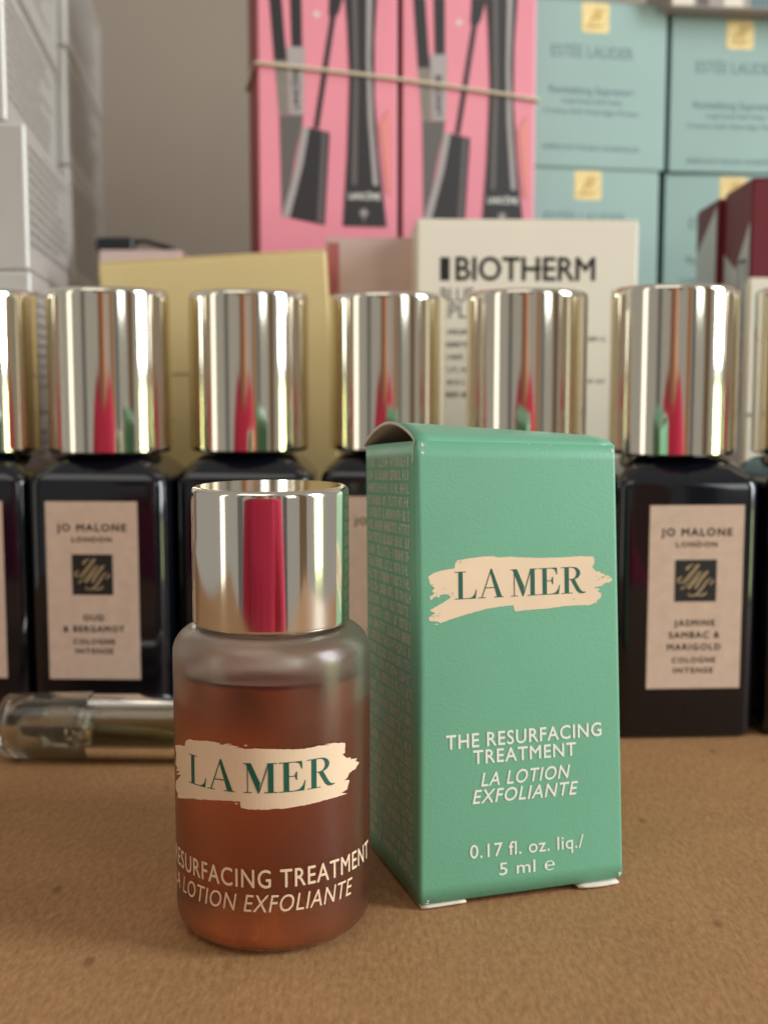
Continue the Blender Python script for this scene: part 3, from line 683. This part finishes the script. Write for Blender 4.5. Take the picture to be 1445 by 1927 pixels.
# teal cartons in two columns on a plain carton
def teal(label, px, d, rz, wt, z0, h_):
    x, _ = at(px, 300, d); org = (x, d, z0)
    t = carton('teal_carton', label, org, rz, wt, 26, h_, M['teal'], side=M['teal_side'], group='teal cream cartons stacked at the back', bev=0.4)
    u = wt * 0.485; g = 7.4
    s_ = print_on('gold_seal', polys2d([rounded_rect(g / 2, g / 2, .7, 3)]), front(u, h_ - g / 2 - .6, .06), M['goldfoil'], t)
    mono = []
    for pts in ([(-1.6, -1.8), (-.4, 1.0), (1.0, 2.2), (.2, .2), (-1.4, -.6), (.8, .4)], [(-.2, -2.2), (1.0, .2), (2.4, 2.4)], [(-2.2, -2.0), (0, -2.2), (2.2, -1.7)]): mono += ribbon(smooth_line(pts, 4), .34)
    print_on('monogram', polys2d(mono, .001), front(u, h_ - g / 2 - .6, .08), M['goldline'], s_)
    def ln(s, dz, cap, wd, b=.01): print_on('lettering', text2d(s, cap, wd, bold=b), front(u - .6, h_ - dz, .05), M['teal_ink'], t)
    ln('EST\u00c9E LAUDER', 14.2, 2.9, 22.2, .0); ln('Revitalizing Supreme+', 23.2, 1.9, 23); ln('Youth Power Soft Creme', 25.6, 1.2, 16.5); ln('Creme Soft Anti-Age Power', 28.2, 1.3, 26); ln('SAMPLE NOT FOR SALE / ECHANTILLON', 37.2, 1.2, 26)
    return t
dT = 312
zb = at(1120, 312, dT)[1]; zt2 = at(1120, -8, dT)[1]; hT = zt2 - zb
xa = at(988, 300, dT)[0]; wT = (at(1253, 300, dT + 8)[0] - xa) / math.cos(R(12)) - .3
zlow = zb - hT
sup = carton('plain_carton', 'plain grey carton under the stacked teal cartons, hidden at the back', (xa - 3, dT + 6, 0), R(5), 2 * wT + 6, 30, zlow - .1, M['greycard'])
teal('teal carton with gold seal, upper left of the four, beside the pink cartons', 986, dT, R(12), wT, zb + .05, hT)
teal('teal carton with gold seal, upper right of the four', 1257, dT + 8.5, R(7), wT, zb + .05, hT - 2.2)
teal('teal carton with gold seal, lower left of the four, above the white BIOTHERM carton', 977, dT, R(12), wT, zlow, hT)
teal('teal carton with gold seal, lower right of the four, behind the maroon cartons', 1251, dT + 9.5, R(5), wT, zlow, hT - .3)
x, z = at(1268, 10, dT - 2)
gt = carton('grey_carton', 'grey and white carton lying on the upper right teal carton at the top edge', (x, dT + 2, zb + hT - 2.1), R(6), 46, 20, 14, M['greycard'])
for i_, (u0, u1, mk) in enumerate(((0.5, 6, 'offwhite'), (7, 10, 'greyprint'), (14, 19, 'offwhite'), (21, 27, 'teal_ink'), (29, 33, 'palegrey'))):
    print_on('colour_panel', polys2d([rect(u0, .6, u1, 13)]), front(off=.05), M[mk], gt)
# two maroon and white cartons at the right
def maroon(label, px, py, d, dep, wd, kind):
    x, zt = at(px, py, d)
    t = carton('maroon_carton', label, (x, d, 0), R(-1.5), wd, dep - .4, zt, M['maroon'], group='maroon and white cartons at the right', bev=.4)
    if kind: pts = [(0.6, zt - 17), (dep * .48, zt - 27), (dep * .62, zt - 24), (dep - 1, zt - 19.5), (dep - 1, 2), (0.6, 2)]; pts = [(.8, 2), (dep - 1, 2), (dep - 1, zt - 13), (dep * .5, zt - 17.5), (.8, zt - 8.5)]
    else: pts = [(.8, 2), (dep - 1, 2), (dep - 1, zt - 10.5), (.8, zt - 1.5)]
    print_on('white_panel', polys2d([[(-p[0], p[1]) for p in pts]]), lambda u, v, ww: (-.06, -u, v), M['silvercard'], t)
    fpv = fine_print(24, 3 if kind else 6, 2.6, 1.3, 31 + kind)
    print_on('small_print', ([(-p[1], p[0], 0) for p in fpv[0]], fpv[1]), lambda u, v, ww: (-.09, 5.5 + u, zt - 48 + v), M['greyprint'], t)['kind'] = 'stuff'
    if kind:
        fr = polys2d([rect(3.0, zt - 21, 3.7, zt - 16), rect(3.7, zt - 16.7, 9, zt - 15.9), rect(8.3, zt - 28, 9, zt - 16.7), rect(5.0, zt - 31, 5.7, zt - 22)])
        print_on('frame_print', fr, lambda u, v, ww: (-.09, u, v), M['blackprint'], t)
        for q in range(9): print_on('dot_print', polys2d([rect(6.4, zt - 26 - q * 2.5, 8.0, zt - 24.6 - q * 2.5)]), lambda u, v, ww: (-.09, u, v), M['blackprint'], t)
    return t
maroon('maroon and white carton at the right edge, nearer of the pair', 1416, 334, 250, 22.5, 30, 1)
maroon('maroon and white carton at the right, the one standing farther back', 1351, 374, 273, 20.5, 30, 0)
x, z = at(1409, 522, 246)
wc = carton('cream_carton', 'slim cream carton behind the rightmost gold cap, cut off by the right edge', (x, 246, 0), R(0), 22, 3, z, M['offwhite'])
a = on_face(1412, 781, (x, 246, 0), 0); print_on('rule_line', polys2d([rect(.2, a[1] - .3, 21, a[1] + .3)]), front(), M['grey_ink'], wc)
# silver cartons stacked at the left in two piles
def silver(label, corner, rz, wd, dep, z0, h_, seed, grp):
    org = (corner[0] - wd * math.cos(rz), corner[1] - wd * math.sin(rz), z0)
    t = carton('silver_carton', label, org, rz, wd, dep, h_ - .12, M['silvercard'], group=grp, bev=.7, lid=False)
    fpv = fine_print(dep * .86, int((h_ - 6) / 2.0), 2.0, 1.0, seed, .35)
    print_on('side_print', fpv, right_side(wd, 3.0, h_ - 4.5, .05), M['silver_ink'], t)['kind'] = 'stuff'
    print_on('fold_line', polys2d([rect(dep * .30, h_ - 2.6, dep * .98, h_ - 2.0)]), right_side(wd, 0, 0, .05), M['palegrey'], t)
    print_on('lettering', fine_print(10, 1, 2, .9, seed + 50), front(wd - 17, h_ * .42, .05), M['silver_ink'], t)
    return t
x, _ = at(53, 400, 231)
names = ['topmost', 'second from the top', 'third from the top', 'fourth from the top', 'fifth from the top', 'lowest']
for i_ in range(6):
    dx = [0, -.6, .2, 0, -3.4, -2.6][i_]
    silver('silver white carton in the nearer pile at the left edge, ' + names[5 - i_], (x + dx, 231, 0), R(8), 42, 75, i_ * 27.5, 27.5, 60 + i_, 'near pile of silver cartons')
x, _ = at(131, 300, 309)
for i_ in range(6):
    silver('silver white carton in the farther pile beside the grey wall, ' + names[5 - i_], (x + [.5, 0, .3, 0, -.2, .3][i_], 309, 0), R(7.5), 42, 86, i_ * 29.0, 29.0, 80 + i_, 'far pile of silver cartons')

# ------------------------------------------------------------------ the photographer, who shows as the crimson streak in the metal caps
def skinned(name, nodes, edges, m, parent, root=0, sub=2):
    me = bpy.data.meshes.new(name); me.from_pydata([n[:3] for n in nodes], edges, []); me.materials.append(m)
    o = bpy.data.objects.new(name, me); col.objects.link(o); o.parent = parent
    o.modifiers.new('skin', 'SKIN')
    me.skin_vertices.new() if not me.skin_vertices else None
    for i, n in enumerate(nodes):
        sv = me.skin_vertices[0].data[i]; sv.radius = (n[3], n[3] if len(n) < 5 else n[4]); sv.use_root = (i == root)
    s = o.modifiers.new('sub', 'SUBSURF'); s.levels = sub; s.render_levels = sub
    return o
pr = thing('person', 'person in a crimson top sitting at the table, seen only reflected in the metal caps', 'person', (-55, -270, -420))
sh = [(0, 0, 0, .15, .11), (0, .0, .18, .135, .10), (0, 0, .33, .145, .10), (0, 0, .44, .09, .07), (-.15, .0, .42, .062), (.15, .0, .42, .062),
      (-.23, .02, .26, .052), (.22, .02, .26, .052), (-.21, .12, .14, .044), (.19, .12, .14, .044), (-.10, .19, .10, .036), (.08, .19, .10, .036)]
skinned('crimson_top', sh, [(0, 1), (1, 2), (2, 3), (3, 4), (3, 5), (4, 6), (5, 7), (6, 8), (7, 9), (8, 10), (9, 11)], M['crimson'], pr)
bd = [(0, 0, .42, .05), (0, .01, .54, .05), (0, .03, .62, .075, .085), (0, .03, .70, .075, .09), (0, .02, .76, .05, .06), (0, .115, .655, .014)]
be = [(0, 1), (1, 2), (2, 3), (3, 4), (2, 5)]
for s in (-1, 1):
    b0 = len(bd); hx = s * .09 - .01
    bd += [(hx, .195, .098, .024), (hx - s * .03, .215, .09, .028, .016), (hx - s * .05, .23, .085, .032, .014)]; be += [(b0, b0 + 1), (b0 + 1, b0 + 2)]
    for k_, (dx, ln_) in enumerate(((-.030, .060), (-.010, .072), (.011, .068), (.030, .052))):
        c0 = len(bd); bd += [(hx - s * .05 + dx, .23 + ln_ * .5, .080 + .01 * s, .009), (hx - s * .05 + dx * 1.1, .23 + ln_, .070 + .01 * s, .008)]; be += [(b0 + 2, c0), (c0, c0 + 1)]
    c0 = len(bd); bd += [(hx - s * .01, .245, .11, .010), (hx - s * .02, .27, .105, .009)]; be += [(b0 + 1, c0), (c0, c0 + 1)]
    c1 = len(bd); bd += [(s * .14, .0, .41, .045), (s * .22, .02, .27, .036), (s * .19, .12, .145, .03)]; be += [(0, c1), (c1, c1 + 1), (c1 + 1, c1 + 2), (c1 + 2, b0)]
skinned('body', bd, be, M['skin'], pr)
skinned('hair', [(0, -.03, .60, .085, .06), (0, -.02, .70, .10, .085), (0, .02, .765, .085, .085), (-.085, .0, .56, .03), (.085, .0, .56, .03), (-.09, .0, .66, .04), (.09, .0, .66, .04)], [(0, 1), (1, 2), (1, 5), (5, 3), (1, 6), (6, 4)], M['hair'], pr)

# unseen props added so the metal caps have upright bands to reflect
def reflection_prop(name, label, cat, az, dist, wd, hgt, dep, m, m2, panels):
    a = R(az); x, y = math.sin(a) * dist, -math.cos(a) * dist
    t = thing(name, label, cat, (x, y, -740), a)
    from_bm('carcass', box_bm(-wd / 2, wd / 2, -dep, 0, 0, hgt, 4, 2), m, t)
    for i in range(panels):
        z0 = 40 + i * (hgt - 60) / panels; p = from_bm('door_panel', box_bm(-wd / 2 + 25, wd / 2 - 25, -4, 12, z0, z0 + (hgt - 60) / panels - 20, 4, 2), m2, t)
        from_bm('handle', box_bm(wd / 2 - 60, wd / 2 - 48, 12, 30, z0 + 60, z0 + 160, 3, 2), M['gold'], p)
    return t
M['door_wood'] = mat('orange_wood', (214, 150, 96), 0.5, noise=0.2, nscale=6)
M['dark_cabinet'] = mat('slate_paint', (120, 122, 126), 0.5, noise=0.05, nscale=6)
M['brown_wood'] = mat('brown_wood', (164, 136, 104), 0.5, noise=0.2, nscale=6)
M['curtain'] = mat('mint_cloth', (206, 226, 212), 0.8, noise=0.05, nscale=8)
reflection_prop('reflected_door_prop', 'orange door shape added behind the camera to give the caps a thin band', 'door', 18, 1300, 170, 1950, 40, M['door_wood'], M['door_wood'], 2)
reflection_prop('reflected_cabinet_prop', 'slate cabinet shape added behind the camera to give the caps a dark band', 'cabinet', 28, 1250, 130, 1500, 90, M['dark_cabinet'], M['dark_cabinet'], 3)
reflection_prop('reflected_wardrobe_prop', 'brown wardrobe shape added out of view to give the caps a brown band', 'wardrobe', 57, 1250, 260, 1950, 90, M['brown_wood'], M['brown_wood'], 2)
reflection_prop('reflected_cupboard_prop', 'tall grey cupboard shape added behind the camera at left to give the caps a band', 'cupboard', -42, 1300, 210, 1800, 90, M['wall'], M['dark_cabinet'], 2)
